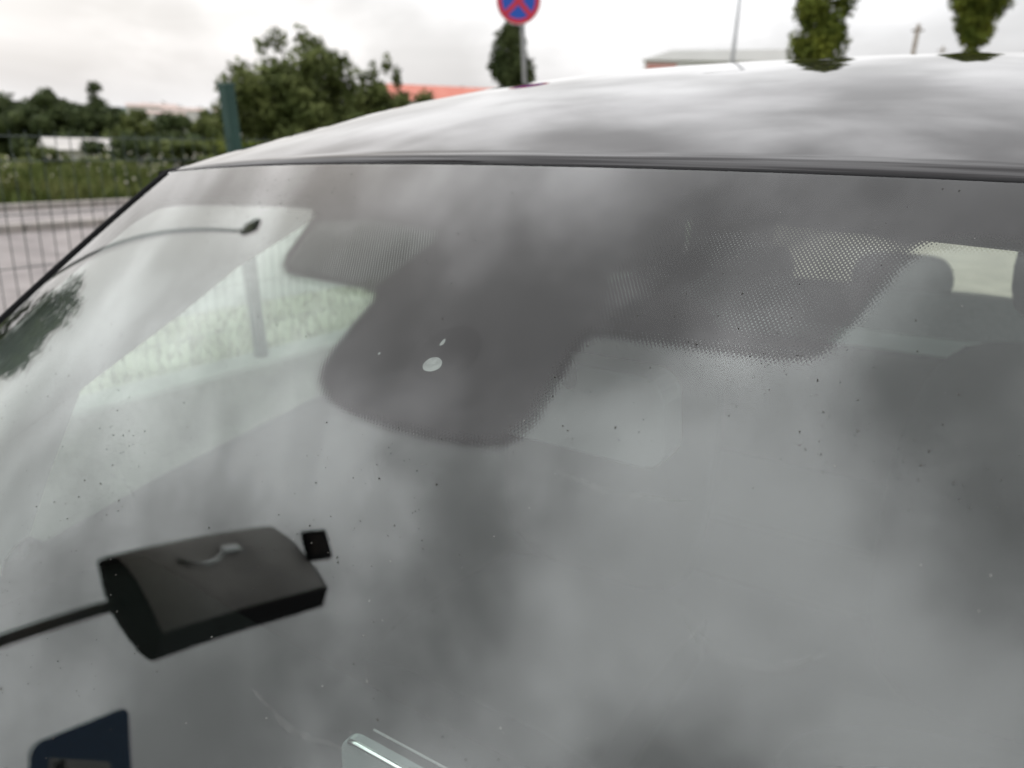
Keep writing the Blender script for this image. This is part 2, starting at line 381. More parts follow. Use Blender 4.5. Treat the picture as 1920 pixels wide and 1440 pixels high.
sens = disc('rain_sensor', 0.002, .2295, .0205, .0235, -.0009, M['gel'], wind, 40, .012)
disc('sensor_lens', -.0028, .2418, .0062, .0058, -.0006, M['lens'], sens, 28, .02)
disc('sensor_dot', -.0064, .2208, .0013, .0030, -.0006, M['lens'], sens, 14, .1)
disc('sensor_dot', -.0445, .2415, .0008, .0012, -.0006, M['lens'], sens, 10, .1)
mb = MB()
for a, b in (((.0325, .2425), (.0375, .2442)), ((.0375, .2442), (.0402, .2362))):
    p1 = Vector(a); p2 = Vector(b)
    vs = [wso(*onpane(a[0], a[1]), -.0007), wso(*onpane(b[0], b[1]), -.0007), wso(*onpane(b[0], b[1]+.0018), -.0007), wso(*onpane(a[0], a[1]+.0018), -.0007)]
    mb.add(vs, [(0, 1, 2, 3)])
mb.build('sensor_clip', M['gel'], sens)

# --- dust specks on the outside of the pane
M['dust'] = mat('dust', (.06, .057, .052), .95, spec=0)
dm = MB()
rd = random.Random(3)
for _ in range(6500):
    u = rd.uniform(-.98, .98); v = rd.uniform(.01, .75)
    if mnoise.noise(Vector((u*5, v*7, 1))) < rd.uniform(-.15, .55): continue
    rr = rd.choice((.0002, .00026, .0003, .00034, .00034, .00052)); p0 = wso(u, v, .0003); n = wsn(u, v); tx = Vector((1, 0, 0)).cross(n).normalized(); ty = n.cross(tx)
    st = rd.uniform(.6, 1.3); ph = rd.uniform(0, 6)
    dm.add([p0+rr*(math.cos(ph+a)*tx*st+math.sin(ph+a)*ty) for a in (0, 1.26, 2.5, 3.77, 5)], [(0, 1, 2, 3, 4)])
tag(dm.build('dust', M['dust'], wind), kind='stuff')
M['pale_dust'] = mat('pale_dust', (.30, .30, .28), .95, spec=0)
dm = MB()
for _ in range(2200):
    u = rd.uniform(-.98, .6); v = rd.uniform(.05, .8)
    if mnoise.noise(Vector((u*4, v*6, 9))) < rd.uniform(-.3, .5): continue
    rr = rd.choice((.00016, .0002, .00026, .00032)); p0 = wso(u, v, .0003); n = wsn(u, v); tx = Vector((1, 0, 0)).cross(n).normalized(); ty = n.cross(tx)
    ph = rd.uniform(0, 6); dm.add([p0+rr*(math.cos(ph+a)*tx*rd.uniform(.6, 1.5)+math.sin(ph+a)*ty) for a in (0, 1.26, 2.5, 3.77, 5)], [(0, 1, 2, 3, 4)])
tag(dm.build('pale_dust', M['pale_dust'], wind), kind='stuff')
def streak_mat():
    m = bpy.data.materials.new('thin_pale_film'); m.use_nodes = True; t = m.node_tree; t.nodes.clear(); N = t.nodes.new; L = t.links.new
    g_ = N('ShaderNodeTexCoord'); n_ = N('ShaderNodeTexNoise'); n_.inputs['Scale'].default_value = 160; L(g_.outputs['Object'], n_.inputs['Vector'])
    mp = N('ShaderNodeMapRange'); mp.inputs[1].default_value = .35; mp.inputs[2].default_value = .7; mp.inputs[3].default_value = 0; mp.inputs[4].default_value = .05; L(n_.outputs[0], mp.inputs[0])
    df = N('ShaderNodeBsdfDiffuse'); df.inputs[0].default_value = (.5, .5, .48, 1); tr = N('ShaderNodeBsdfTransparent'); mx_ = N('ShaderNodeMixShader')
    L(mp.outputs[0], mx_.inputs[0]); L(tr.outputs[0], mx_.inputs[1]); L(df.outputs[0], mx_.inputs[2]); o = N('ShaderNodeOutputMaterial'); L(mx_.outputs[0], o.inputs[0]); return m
M['pale_streak'] = streak_mat()  # thin pale strips on the glass: small smears, an arc and a line
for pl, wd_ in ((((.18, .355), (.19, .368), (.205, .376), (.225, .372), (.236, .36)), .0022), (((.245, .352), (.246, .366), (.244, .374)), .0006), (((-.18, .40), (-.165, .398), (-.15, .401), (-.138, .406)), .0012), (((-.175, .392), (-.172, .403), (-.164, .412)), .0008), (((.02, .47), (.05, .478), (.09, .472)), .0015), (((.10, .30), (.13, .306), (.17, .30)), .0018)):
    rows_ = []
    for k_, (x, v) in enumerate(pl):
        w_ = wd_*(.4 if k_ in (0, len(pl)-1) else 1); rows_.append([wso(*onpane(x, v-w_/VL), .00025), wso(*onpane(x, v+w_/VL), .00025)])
    MB().grid(rows_).build('pale_streak', M['pale_streak'], wind, smooth=True)

# --- seals
mb = MB(); mb.tube([wso(-1+2*i/80, 0, 0)+Vector((0, .0075, -.0045)) for i in range(81)], .0062, 8)
mb.build('upper_seal', M['rubber'], car, smooth=True)
for s in (-1, 1):
    mb = MB(); mb.tube([wso(s, i/50, 0)+Vector((s*.003, .002, -.001)) for i in range(51)], .0045, 8)
    mb.build('side_seal', M['rubber'], car, smooth=True)

# --- roof panel
NS = 60; ts = [.0135, .0155, .019, .024, .03, .05, .08, .12, .17, .23, .3, .4, .5, .62, .75, .9, 1.1, 1.3, 1.5, 1.75, 2.0, 2.2, 2.35, 2.45]
hs = {.0135: -.0085, .0155: -.0036, .019: -.0008}
rows = []
for t in ts:
    h = hs.get(t, 0.0); row = []
    e = roof(-1, t, h); q = math.exp(-t/.10); wsd = .012+.030*(1-q)
    for dx, dz in ((1.0, -.068), (1.0, -.040), (.85, -.018), (.5, -.005)): row.append(e+Vector((-wsd*dx, 0, dz*(.35+.65*(1-q)))))
    row += [roof(-1+2*i/NS, t, h) for i in range(NS+1)]
    e = roof(1, t, h)
    for dx, dz in ((.5, -.005), (.85, -.018), (1.0, -.040), (1.0, -.068)): row.append(e+Vector((wsd*dx, 0, dz*(.35+.65*(1-q)))))
    rows.append(row)
MB().grid(rows).build('roof', M['paint'], car, smooth=True)
for s in (-1, 1):
    MB().tube([roof(s, t)+Vector((s*(.010+.028*(1-math.exp(-t/.10))), 0, -.004-.014*(1-math.exp(-t/.10)))) for t in (.0, .02, .05, .09, .14, .2, .3, .5, .8, 1.2, 1.7, 2.3)], .006, 8).build('roof_moulding', M['rubber'], car, smooth=True)
# headliner just under the roof
hlt = ((.055, .042), (.10, .070), (.16, .075), (.25, .075), (.40, .07), (.6, .06), (.9, .05), (1.3, .045), (1.8, .04), (2.42, .04))
rows = [[roof(s_/20, t, -h_) for s_ in range(-20, 21)] for t, h_ in hlt]
MB().grid(rows).build('headliner', M['lining'], car, smooth=True)
MB().grid([[ws(i/20*.99, .012)+Vector((0, .010, -.010)) for i in range(-20, 21)], rows[0]]).build('header_rail', M['visor'], car, smooth=True)

# --- pillars: outer skin and light inner trim
def sidex(z): return .72-.15*(z-.9)
win_edge = [(-.14, .915), (-.085, 1.04), (-.031, 1.148), (.106, 1.207), (.203, 1.259), (.339, 1.311), (.43, 1.338)]   # front edge of the door glass (y, z)
for s in (-1, 1):
    mb = MB(); rows = []
    for i in range(31):
        v = i/30; p0 = ws(s, v)
        # matching point on the window edge
        k_ = (1-v)*(len(win_edge)-1); a = int(min(k_, len(win_edge)-2)); fr = k_-a
        y = win_edge[a][0]*(1-fr)+win_edge[a+1][0]*fr; z = win_edge[a][1]*(1-fr)+win_edge[a+1][1]*fr
        p3 = Vector((s*(sidex(z)+.012), y, z))
        q = p0+Vector((s*.008, .006, -.008)); m1 = p0.lerp(p3, .35)+Vector((s*.020, 0, .010)); m2 = p0.lerp(p3, .72)+Vector((s*.014, 0, .004))
        rows.append([q, p0.lerp(p3, .12)+Vector((s*.012, 0, .0)), m1, m2, p3])
    MB().grid(rows).build('windscreen_pillar', M['black_gloss'], car, smooth=True)
    rows = []
    for i in range(31):
        v = i/30; p0 = wso(s*.985, v, -.012)
        k_ = (1-v)*(len(win_edge)-1); a = int(min(k_, len(win_edge)-2)); fr = k_-a
        y = win_edge[a][0]*(1-fr)+win_edge[a+1][0]*fr; z = win_edge[a][1]*(1-fr)+win_edge[a+1][1]*fr
        p3 = Vector((s*(sidex(z)-.008), y, z))
        mid = p0.lerp(p3, .5)+Vector((-s*.035, -.008, -.018))
        rows.append([p0, p0.lerp(mid, .6)+Vector((-s*.006, 0, -.006)), mid, mid.lerp(p3, .6)+Vector((-s*.004, 0, -.002)), p3])
    MB().grid(rows).build('pillar_trim', M['lining'], car, smooth=True)
    # door glass and frames
    def sp_(y, z, o=0.0): return Vector((s*(sidex(z)+o), y, z))
    top = lambda y: 1.325+.04*min(1, max(0, (y-.30)/.25))
    sill = lambda y: .925+.075*min(1, max(-.1, (y+.08)/.5))
    outline = win_edge + [(.55, 1.352), (.80, 1.356), (.80, 1.0), (.36, .995), (.06, .962)]
    mb = MB(); mb.add([sp_(y, z) for y, z in outline], [tuple(range(len(outline)))])
    mb.build('front_door_glass', M['side_glass'], car, solid=.004)
    ro = [(.92, 1.005), (.92, 1.356), (1.3, 1.352), (1.6, 1.325), (1.72, 1.28), (1.74, 1.03)]
    mb = MB(); mb.add([sp_(y, z) for y, z in ro], [tuple(range(len(ro)))]); mb.build('rear_door_glass', M['side_glass'], car, solid=.004)
    qo = [(1.86, 1.05), (1.86, 1.25), (2.1, 1.22), (2.15, 1.08)]
    mb = MB(); mb.add([sp_(y, z, .0) for y, z in qo], [(0, 1, 2, 3)]); mb.build('quarter_glass', M['side_glass'], car, solid=.004)
    # cant rail from glass top to the roof edge, B and C pillars
    rr = []
    zwin = lambda y: np.interp(y, [q[0] for q in win_edge], [q[1] for q in win_edge])
    for y in (.07, .13, .19, .25, .30, .36, .42, .55, .8, 1.1, 1.4, 1.7, 1.9, 2.2, 2.44):
        z = min(float(zwin(y)), 1.338) if y < .43 else 1.338+.018*min(1, (y-.43)/.15)-.07*max(0, (y-1.3)/1.1)**1.5*1.4
        e = roof(s, y); rr.append([sp_(y, z, .0), sp_(y, z, .014), e+Vector((s*.040, 0, -.064)), e+Vector((s*.02, 0, -.055)), e+Vector((-s*.03, 0, -.040))])
    MB().grid(rr).build('cant_rail', M['black_gloss'], car, smooth=True)
    MB().loft([[sp_(.80, z, -.03), sp_(.92, z, -.03), sp_(.92, z, .008), sp_(.80, z, .008)] for z in (.95, 1.1, 1.25, 1.38)]).build('middle_pillar', M['plastic'], car)
    MB().loft([[sp_(1.72, z, -.04), sp_(1.87, z, -.04), sp_(1.87, z, .008), sp_(1.72, z, .008)] for z in (.95, 1.1, 1.25, 1.36)]).build('rear_pillar', M['paint'], car)
    MB().loft([[sp_(2.13, z, -.05), sp_(2.47, z, -.20), sp_(2.47, z, -.03), sp_(2.13, z, .008)] for z in (.95, 1.1, 1.25, 1.42)]).build('rear_corner', M['paint'], car)
    # door skin (outside) and inner door trim
    secs = []
    for y in (-.52, -.3, 0, .4, .8, 1.2, 1.6, 2.0, 2.3, 2.5):
        sh = .905+.075*min(1, max(0, (y+.1)/.5)); tp = 0 if y < 2 else (y-2)*.12
        secs.append([(s*(sidex(sh)-.0), y, sh), (s*(sidex(sh)+.03), y, sh-.005), (s*(.80-tp), y, .84), (s*(.845-tp), y, .70), (s*(.85-tp), y, .52), (s*(.835-tp), y, .36), (s*(.79-tp), y, .24), (s*(.74-tp), y, .22)])
    MB().grid(secs).build('side_panel', M['paint'], car, smooth=True)
    secs = [[(s*(sidex(.93)-.002), y, z0), (s*(sidex(.9)-.05), y, z0-.02), (s*.66, y, .75), (s*.66, y, .35)] for y, z0 in ((-.50, .93), (-.12, .939), (.06, .968), (.36, 1.0), (.8, 1.005), (1.75, 1.02), (2.4, 1.03))]
    MB().grid(secs).build('door_trim', M['plastic'], car, smooth=True)
    # exterior mirror
    mm = MB(); mm.loft([[(s*(.80+dx), -.16+dy*k_, .985+dz*k_) for dy, dz in ((-.05, -.05), (.03, -.06), (.04, .05), (-.03, .055))] for dx, k_ in ((0, .35), (.04, .9), (.14, 1.1), (.20, .75))])
    dmir = mm.build('door_mirror', M['paint'], car, smooth=True, sub=2)
    MB().tube([(s*.70, -.13, .935), (s*.78, -.145, .955), (s*.86, -.16, .975)], [.03, .022, .018], 10).build('mirror_arm', M['black_gloss'], dmir, smooth=True)
    MB().box((s*.815, .62, .88), (.03, .17, .03)).build('door_handle', M['paint'], car, bevel=.01)
    MB().box((s*.815, 1.55, .89), (.03, .17, .03)).build('door_handle', M['paint'], car, bevel=.01)

# --- front end: cowl, bonnet, wings, bumper, lamps, wipers
def fx(y): return .845-.05*max(0, (-y-1.0)/.55)**2
secs = []
for y, zc_ in ((-.78, .905), (-.9, .888), (-1.05, .858), (-1.2, .82), (-1.35, .775), (-1.47, .71)):
    k_ = [-1+2*i/16 for i in range(17)]
    secs.append([(a*.74*(1 if y > -1.2 else 1-.05*(-y-1.2)), y+.12*abs(a)**2*(1 if y > -1.0 else .4)*1.0, zc_-.055*abs(a)**2.4) for a in k_])
MB().grid(secs).build('bonnet', M['paint'], car, smooth=True)
secs = [[ws(-.99+1.98*i/16, 1.0)+Vector((0, .01, -.012)) for i in range(17)], [(-.74+1.48*i/16, -.775+.115*abs(-1+i/8)**2, .895-.055*abs(-1+i/8)**2.4) for i in range(17)]]
MB().grid(secs).build('cowl', M['plastic'], car, smooth=True)
for s in (-1, 1):
    secs = []
    for y in (-.52, -.7, -.9, -1.1, -1.3, -1.42):
        x1 = fx(y)-.045*max(0, (-y-1.1)/.32)**2; zz = .868-.055+.0-.10*max(0, (-y-.9)/.55)**2*.9
        secs.append([(s*(.70 if y < -.9 else .735), y, zz+.004), (s*(.79 if y > -1.2 else .765), y, zz-.03), (s*x1, y, .66), (s*x1, y, .45), (s*(x1-.02), y, .30), (s*(x1-.08), y, .22)])
    MB().grid(secs).build('front_wing', M['paint'], car, smooth=True)
    mm = MB(); mm.loft([[(s*(.40+dx), -1.50+.17*k_+dy, z) for z, dy in ((.60, -.02), (.60, .10), (.70, .12), (.70, .01))] for dx, k_ in ((0, 0), (.15, .15), (.30, .55), (.385, 1.1))]); mm.build('headlight', M['lamp_glass'], car, smooth=True, angle=40)
secs = []
for i in range(17):
    a = -1+i/8; y = -1.56+.20*abs(a)**3; secs.append([(a*.80, y+.10, .69), (a*.81, y+.01, .60), (a*.82, y-.02, .48), (a*.82, y, .34), (a*.80, y+.05, .22)])
MB().grid(secs).build('front_bumper', M['paint'], car, smooth=True)
MB().box((0, -1.545, .56), (.62, .07, .09)).build('grille', M['plastic'], car, bevel=.01)
for x0, x1, v1 in ((-.60, .02, .90), (.02, .56, .88)):
    p0 = wso(x0/.69, .985, .02); p1 = wso(x1/.69, v1, .012)
    MB().tube([p0, p0.lerp(p1, .25)+Vector((0, 0, .012)), p0.lerp(p1, .6)+Vector((0, 0, .008)), p1], [.009, .008, .006, .005], 6).build('wiper', M['rubber'], car, smooth=True)

# --- rear end
rw = [(-.56, 2.44, 1.38), (.56, 2.44, 1.38), (.57, 2.52, 1.10), (.52, 2.60, .82), (.40, 2.62, .79), (-.40, 2.62, .79), (-.52, 2.60, .82), (-.57, 2.52, 1.10)]
MB().grid([[(-.56+1.12*i/12, 2.445-.0+.02*0, 1.385) for i in range(13)], [(-.575+1.15*i/12, 2.52, 1.10) for i in range(13)], [(-.50+1.0*i/12, 2.60, .80) for i in range(13)]]).build('rear_window', M['rear_glass'], car, solid=.004)
MB().grid([[(-.62+1.24*i/12, 2.46, 1.44) for i in range(13)], [(-.60+1.20*i/12, 2.50, 1.40) for i in range(13)], [(-.56+1.12*i/12, 2.446, 1.383) for i in range(13)]]).build('tailgate_header', M['paint'], car, smooth=True)
MB().grid([[(-.60+1.20*i/12, 2.60+.05*(1-abs(-1+i/6)**3), z) for i in range(13)] for z in (.80, .70)] + [[(-.66+1.32*i/12, 2.70-.1*abs(-1+i/6)**3, z) for i in range(13)] for z in (.62, .45, .25)]).build('tailgate', M['paint'], car, smooth=True)
for s in (-1, 1):
    MB().loft([[(s*(.52+dx), 2.62+dy, z) for dx, dy in ((0, .03), (.2, -.12), (.24, -.2), (.05, -.08))] for z in (.66, .74, .82, .86)]).build('tail_light', mat('tail_lens', (.35, .01, .015), .1), car, smooth=True, angle=40)
M['sill_trim'] = mat('pale_sill_trim', (.45, .48, .48), .5)
MB().box((0, 2.52, .78), (1.0, .10, .03)).build('rear_sill', M['sill_trim'], car, bevel=.008)
MB().grid([[(-.66, y, z), (.66, y, z)] for y, z in ((-1.4, .25), (2.6, .25))]).build('floor_pan', M['plastic'], car)

# --- wheels
def wheel(x, y):
    s = 1 if x > 0 else -1
    wv = empty('wheel', (x, y, .315)); wv.parent = car
    prof = [(.19, -.09), (.27, -.1), (.305, -.085), (.315, -.05), (.315, .05), (.305, .085), (.27, .1), (.19, .09)]
    MB().grid([[(b, a*math.cos(t), a*math.sin(t)) for a, b in prof] for t in [2*math.pi*i/36 for i in range(37)]]).build('tyre', M['tyre'], wv, smooth=True)
    mb = MB(); mb.grid([[(b*s, a*math.cos(t), a*math.sin(t)) for a, b in ((.20, .09), (.195, .06), (.19, -.08))] for t in [2*math.pi*i/36 for i in range(37)]])
    for k_ in range(5):
        t = 2*math.pi*k_/5; c_, s_ = math.cos(t), math.sin(t)
        vs = []
        for r_, hw in ((.03, .03), (.195, .022)):
            for side in (-1, 1):
                for xx in (.05, .08): vs.append((xx*s, r_*c_-side*hw*s_, r_*s_+side*hw*c_))
        mb.add(vs, [(0, 2, 3, 1), (4, 5, 7, 6), (0, 1, 5, 4), (2, 6, 7, 3), (1, 3, 7, 5), (0, 4, 6, 2)])
    mb.tube([(.04*s, 0, 0), (.085*s, 0, 0)], .045, 16); mb.build('rim', M['alloy'], wv, smooth=True, angle=35)
for x, y in ((-.765, -.98), (.765, -.98), (-.765, 1.62), (.765, 1.62)): wheel(x, y)

# --- interior
secs = []
for y, z in ((-.68, .905), (-.5, .912), (-.3, .915), (-.12, .912), (-.03, .89), (.0, .83), (.02, .7), (.0, .5)):
    secs.append([(-.66+1.32*i/16, y+.03*abs(-1+i/8)**2, z+(.03*math.exp(-((-.66+1.32*i/16-.36)/.18)**2) if -.35 < y < .0 else 0)) for i in range(17)])
MB().grid(secs).build('dashboard', M['plastic'], car, smooth=True)
# centre screen: rounded upright tablet with a bright bevelled edge
def rrect(x0, x1, z0, z1, r, n=6):
    out = []
    for cx, cz, a0 in ((x1-r, z1-r, 0), (x0+r, z1-r, 90), (x0+r, z0+r, 180), (x1-r, z0+r, 270)):
        for i in range(n+1): a = R(a0+90*i/n); out.append((cx+r*math.cos(a), cz+r*math.sin(a)))
    return out
def plate(name, outline, y0, y1, m, parent, f=lambda x, y, z: (x, y, z)):
    n = len(outline); vs = [f(x, y0, z) for x, z in outline]+[f(x, y1, z) for x, z in outline]
    return MB().add(vs, [tuple(range(n))[::-1], tuple(range(n, 2*n))]+[(i, (i+1) % n, n+(i+1) % n, n+i) for i in range(n)]).build(name, m, parent, bevel=.002)
scr = plate('centre_screen', rrect(-.072, .165, .89, 1.042, .018), -.205, -.196, M['screen'], car)
mb = MB(); mb.tube([(-.060, -.2065, 1.0408), (-.052, -.2065, 1.0425), (.155, -.2065, 1.0425)], .0021, 6); mb.build('screen_edge', M['chrome'], scr, smooth=True)
mb = MB(); mb.tube([(-.052, -.190, 1.0425), (.155, -.190, 1.0425)], .0009, 6); mb.build('screen_edge', M['visor'], scr, smooth=True)
# steering wheel
sw = empty('steering_wheel', (.36, .12, .86)); sw.parent = car; sw.rotation_euler = (R(-62), 0, 0)
MB().tube([(.185*math.cos(2*math.pi*i/40), .185*math.sin(2*math.pi*i/40), 0) for i in range(41)], .015, 8, False).build('rim', M['plastic'], sw, smooth=True)
for a in (0, 180, 270): MB().tube([(.05*math.cos(R(a)), .05*math.sin(R(a)), -.02), (.18*math.cos(R(a)), .18*math.sin(R(a)), 0)], [.022, .012], 8).build('spoke', M['plastic'], sw, smooth=True)
MB().tube([(0, 0, -.04), (0, 0, .01)], .07, 20).build('hub', M['plastic'], sw, smooth=True, bevel=.008)
# seats
def seat(x, y0, name='front_seat', m='seat_dark'):
    st_ = empty(name, (x, y0, 0)); st_.parent = car
    def sec(z, hw, yf, yb): return [(-hw, yf+.03, z), (-hw*.6, yf+.01, z), (0, yf+.02, z), (hw*.6, yf+.01, z), (hw, yf+.03, z), (hw*1.02, (yf+yb)/2, z), (hw*.8, yb, z), (-hw*.8, yb, z), (-hw*1.02, (yf+yb)/2, z)]
    MB().loft([sec(z, hw, yf, yb) for z, hw, yf, yb in ((.48, .20, .02, .18), (.62, .24, -.01, .17), (.85, .25, .03, .18), (1.02, .235, .07, .20), (1.10, .20, .10, .205), (1.135, .15, .115, .20))]).build('backrest', M[m], st_, smooth=True, sub=1)
    MB().loft([[(-.24, y, .34), (.24, y, .34), (.25, y, z-.02), (.15, y, z), (-.15, y, z), (-.25, y, z-.02)] for y, z in ((-.42, .50), (-.3, .52), (-.1, .50), (.10, .47))]).build('cushion', M[m], st_, smooth=True, angle=50)
    h = MB().loft([sec(z, hw, yf, yb) for z, hw, yf, yb in ((1.16, .09, .135, .20), (1.18, .122, .11, .21), (1.25, .13, .10, .21), (1.31, .122, .105, .205), (1.335, .09, .125, .195))]).build('headrest', M[m], st_, smooth=True, sub=1)
    for q in (-.05, .05): MB().tube([(q, .16, 1.10), (q, .16, 1.19)], .006, 8).build('headrest_rod', M['black_gloss'], h)
    return st_
seat(.40, .72); seat(-.40, .80)
bench = empty('rear_bench', (0, 1.70, 0)); bench.parent = car
MB().loft([[(x, .10, .45), (x, .04, .6), (x, .10, .83), (x, .13, .865), (x, .22, .865), (x, .25, .83), (x, .25, .45)] for x in (-.60, -.2, .2, .60)]).build('backrest', M['seat_dark'], bench, smooth=True, angle=50)
MB().loft([[(x, .085, .865), (x, .095, z-.04), (x, .125, z), (x, .20, z), (x, .24, z-.04), (x, .24, .865)] for x, z in ((-.60, .97), (-.54, 1.01), (-.2, 1.022), (.2, 1.022), (.54, 1.01), (.60, .97))]).build('shoulder_panel', M['seat_grey'], bench, smooth=True, angle=50)
MB().loft([[(x, .078, .862), (x, .078, .907), (x, .10, .915), (x, .10, .862)] for x in (-.58, -.2, .2, .58)]).build('pale_band', M['sill_trim'], bench, bevel=.004)
for x in (-.40, .018, .42):
    MB().loft([[(x-hw, .13, z), (x+hw, .13, z), (x+hw*1.02, .17, z), (x+hw*.9, .21, z), (x-hw*.9, .21, z), (x-hw*1.02, .17, z)] for z, hw in ((1.005, .11), (1.02, .13), (1.06, .132), (1.10, .115), (1.12, .085))]).build('headrest', M['visor'], bench, smooth=True, sub=1)
MB().loft([[(-.6, y, .30), (.6, y, .30), (.6, y, .5), (-.6, y, .5)] for y in (-.42, .02)]).build('cushion', M['seat_dark'], bench, bevel=.03)
MB().box((0, 2.25, .80), (1.1, .5, .02)).build('parcel_shelf', M['seat_grey'], car, bevel=.006)
# sun visors, rear-view mirror
for s in (-1, 1):
    pr = rrect(.10, .47, 0, .15, .03)
    plate('sun_visor', pr, 0, .014, M['visor'], car, lambda x, y, z: (s*x, .095+z+.03*(x/.5)**2, 1.390-.06*z-y-.035*(x/.55)**2.3))
mirror = empty('rear_view_mirror', (-.037, .03, 1.231)); mirror.parent = car; mirror.rotation_euler = (R(4), R(-2), R(-6))
plate('mirror_housing', rrect(-.115, .115, -.038, .038, .02), -.018, .01, mat('mirror_back', (.11, .115, .115), .35, spec=.5), mirror)
plate('mirror_glass', rrect(-.108, .108, -.032, .032, .016), .0105, .0125, M['chrome'], mirror)
MB().tube([(.03, -.01, .02), (.03, -.05, .07), (.03, -.10, .088)], [.009, .011, .016], 10).build('mirror_stem', M['plastic'], mirror, smooth=True)

# ================================================================== signs and poles beside the car
M['steel'] = mat('galvanised_steel', (.42, .43, .44), .45, .6, col2=(.34, .35, .36), scale=20)
M['red'] = mat('sign_red', (.52, .02, .05), .4)
M['blue'] = mat('sign_blue', (.006, .075, .42), .4)
M['white'] = mat('sign_white', (.78, .78, .76), .45)
M['dark_blue'] = mat('panel_blue', (.022, .075, .19), .5)
M['brown_steel'] = mat('brown_weathered_steel', (.035, .022, .012), .7, col2=(.008, .006, .005), scale=9)
M['black_metal'] = mat('black_metal', (.006, .006, .006), .6, spec=.2)
M['pale_panel'] = mat('pale_lit_panel', (.50, .48, .45), .5, col2=(.42, .40, .38), scale=5)
# pole-top cabinet with a bowed pale front (seen mirrored in the windscreen)
ps = tag(empty('pole_sign', (-2.2, -1.11, -.4)), 'black pole cabinet with a bowed pale panel, mirrored in the windscreen', 'pole cabinet')
MB().tube([(0, 0, 0), (0, 0, 2.85)], .026, 12).build('pole', M['brown_steel'], ps, smooth=True)
fr_arc = [(-.353, .098), (-.27, .125), (-.19, .140), (-.08, .125), (.03, .099), (.125, .066), (.214, .031), (.345, -.034)]
bk_arc = [(.345, -.125), (.30, -.136), (.218, -.131), (.088, -.104), (-.067, -.062), (-.193, -.005), (-.30, .06)]
def taper(pl, k_): return [(-.353+(a+.353)*k_, b) for a, b in pl]
ZB0, ZT0 = 2.83, 3.74
MB().loft([[(*q, z) for q in taper(fr_arc+bk_arc, k_)] for z, k_ in ((ZB0, 1), (ZB0+.3, .955), (ZB0+.6, .905), (ZT0, .86))]).build('cabinet', M['black_metal'], ps, bevel=.008)
pan = MB(); pan.grid([[(a, b+.005, z) for a, b in taper([(a*.985-.003, b) for a, b in fr_arc], k_)] for z, k_ in ((ZB0+.015, 1), (ZB0+.3, .955), (ZB0+.6, .905), (ZT0-.02, .86))]); pan = pan.build('front_panel', M['pale_panel'], ps, smooth=True, solid=.006)
def onp(x, z):
    for (a, b), (c, d) in zip(fr_arc, fr_arc[1:]):
        if a <= x <= c: return b+(d-b)*(x-a)/(c-a)
    return .1
MB().tube([(x, onp(x, z)+.014, z) for x, z in ((-.02, 3.06), (.03, 3.10), (.05, 3.16), (.045, 3.22), (.01, 3.27), (-.02, 3.285))], .008, 8).build('lamp_tube', M['chrome'], pan, smooth=True)
MB().box((-.03, onp(-.03, 0)+.012, 3.34), (.055, .016, .10), -.25).build('lamp_socket', M['chrome'], pan, bevel=.006)
tab = MB().box((.058, .112, 3.79), (.15, .03, .145), R(-52)).build('top_box', M['black_metal'], ps, bevel=.008)
MB().box((.070, .122, 3.79), (.10, .006, .10), R(-52)).build('cover', M['brown_steel'], tab)
# blue panel sign with a white field
bs = tag(empty('blue_sign', (-2.53, -1.76, -.4)), 'dark blue square parking sign with a white field, mirrored in the windscreen', 'sign')
BR = Matrix.Rotation(R(-60.5), 3, 'Z')
def bf(x, y, z): return tuple(BR @ Vector((x, y, z)))
plate('panel', rrect(0, .50, 2.746, 3.20, .045), -.006, .006, M['dark_blue'], bs, bf)
plate('white_field', [(.085, 2.83), (.42, 2.83), (.42, 3.12), (.205, 3.10)], .0065, .009, mat('sign_field', (.42, .42, .40), .5), bs, bf)
plate('pictogram', rrect(.115, .20, 2.85, 2.90, .01), .0095, .011, M['black_metal'], bs, bf)
MB().tube([bf(.20, -.034, 0), bf(.20, -.034, 3.17)], .028, 12).build('pole', M['steel'], bs, smooth=True)

# round no-stopping sign
sp0 = azp(32.9, 11.4, 0)
ns = tag(empty('road_sign', sp0), 'round blue no-stopping sign with red cross and rim on grey pole', 'sign')
ns.rotation_euler = (0, 0, R(36))
def ring(name, r0_, r1_, y0, y1, m, parent, cz, n=48):
    mb = MB()
    if r0_ == 0:
        mb.add([(r1_*math.cos(2*math.pi*i/n), y, cz+r1_*math.sin(2*math.pi*i/n)) for y in (y0, y1) for i in range(n)], [tuple(range(n)), tuple(range(n, 2*n))[::-1]]+[(i, (i+1) % n, n+(i+1) % n, n+i) for i in range(n)])
    else:
        mb.grid([[(a*math.cos(2*math.pi*i/n), y, cz+a*math.sin(2*math.pi*i/n)) for i in range(n+1)] for a, y in ((r0_, y0), (r1_, y0), (r1_, y1), (r0_, y1), (r0_, y0))])
    return mb.build(name, m, parent)
SZ = 3.15
MB().tube([(.30, .04, 0), (.05, .04, SZ), (.035, .04, SZ+.25)], .032, 14).build('pole', M['steel'], ns, smooth=True)
ring('plate', 0, .30, .0, .006, M['white'], ns, SZ)
ring('face', 0, .288, -.004, -.001, M['blue'], ns, SZ)
ring('rim', .225, .288, -.008, -.005, M['red'], ns, SZ)
for a in (45, -45):
    ca, sa = math.cos(R(a)), math.sin(R(a))
    mb = MB(); yy = -.008 if a > 0 else -.0085
    mb.add([(x*ca-z*sa, y, SZ+x*sa+z*ca) for y in (yy, -.005) for x, z in ((-.235, -.032), (.235, -.032), (.235, .032), (-.235, .032))], [(0, 1, 2, 3), (7, 6, 5, 4), (0, 4, 5, 1), (1, 5, 6, 2), (2, 6, 7, 3), (3, 7, 4, 0)])
    mb.build('cross_bar', M['red'], ns)
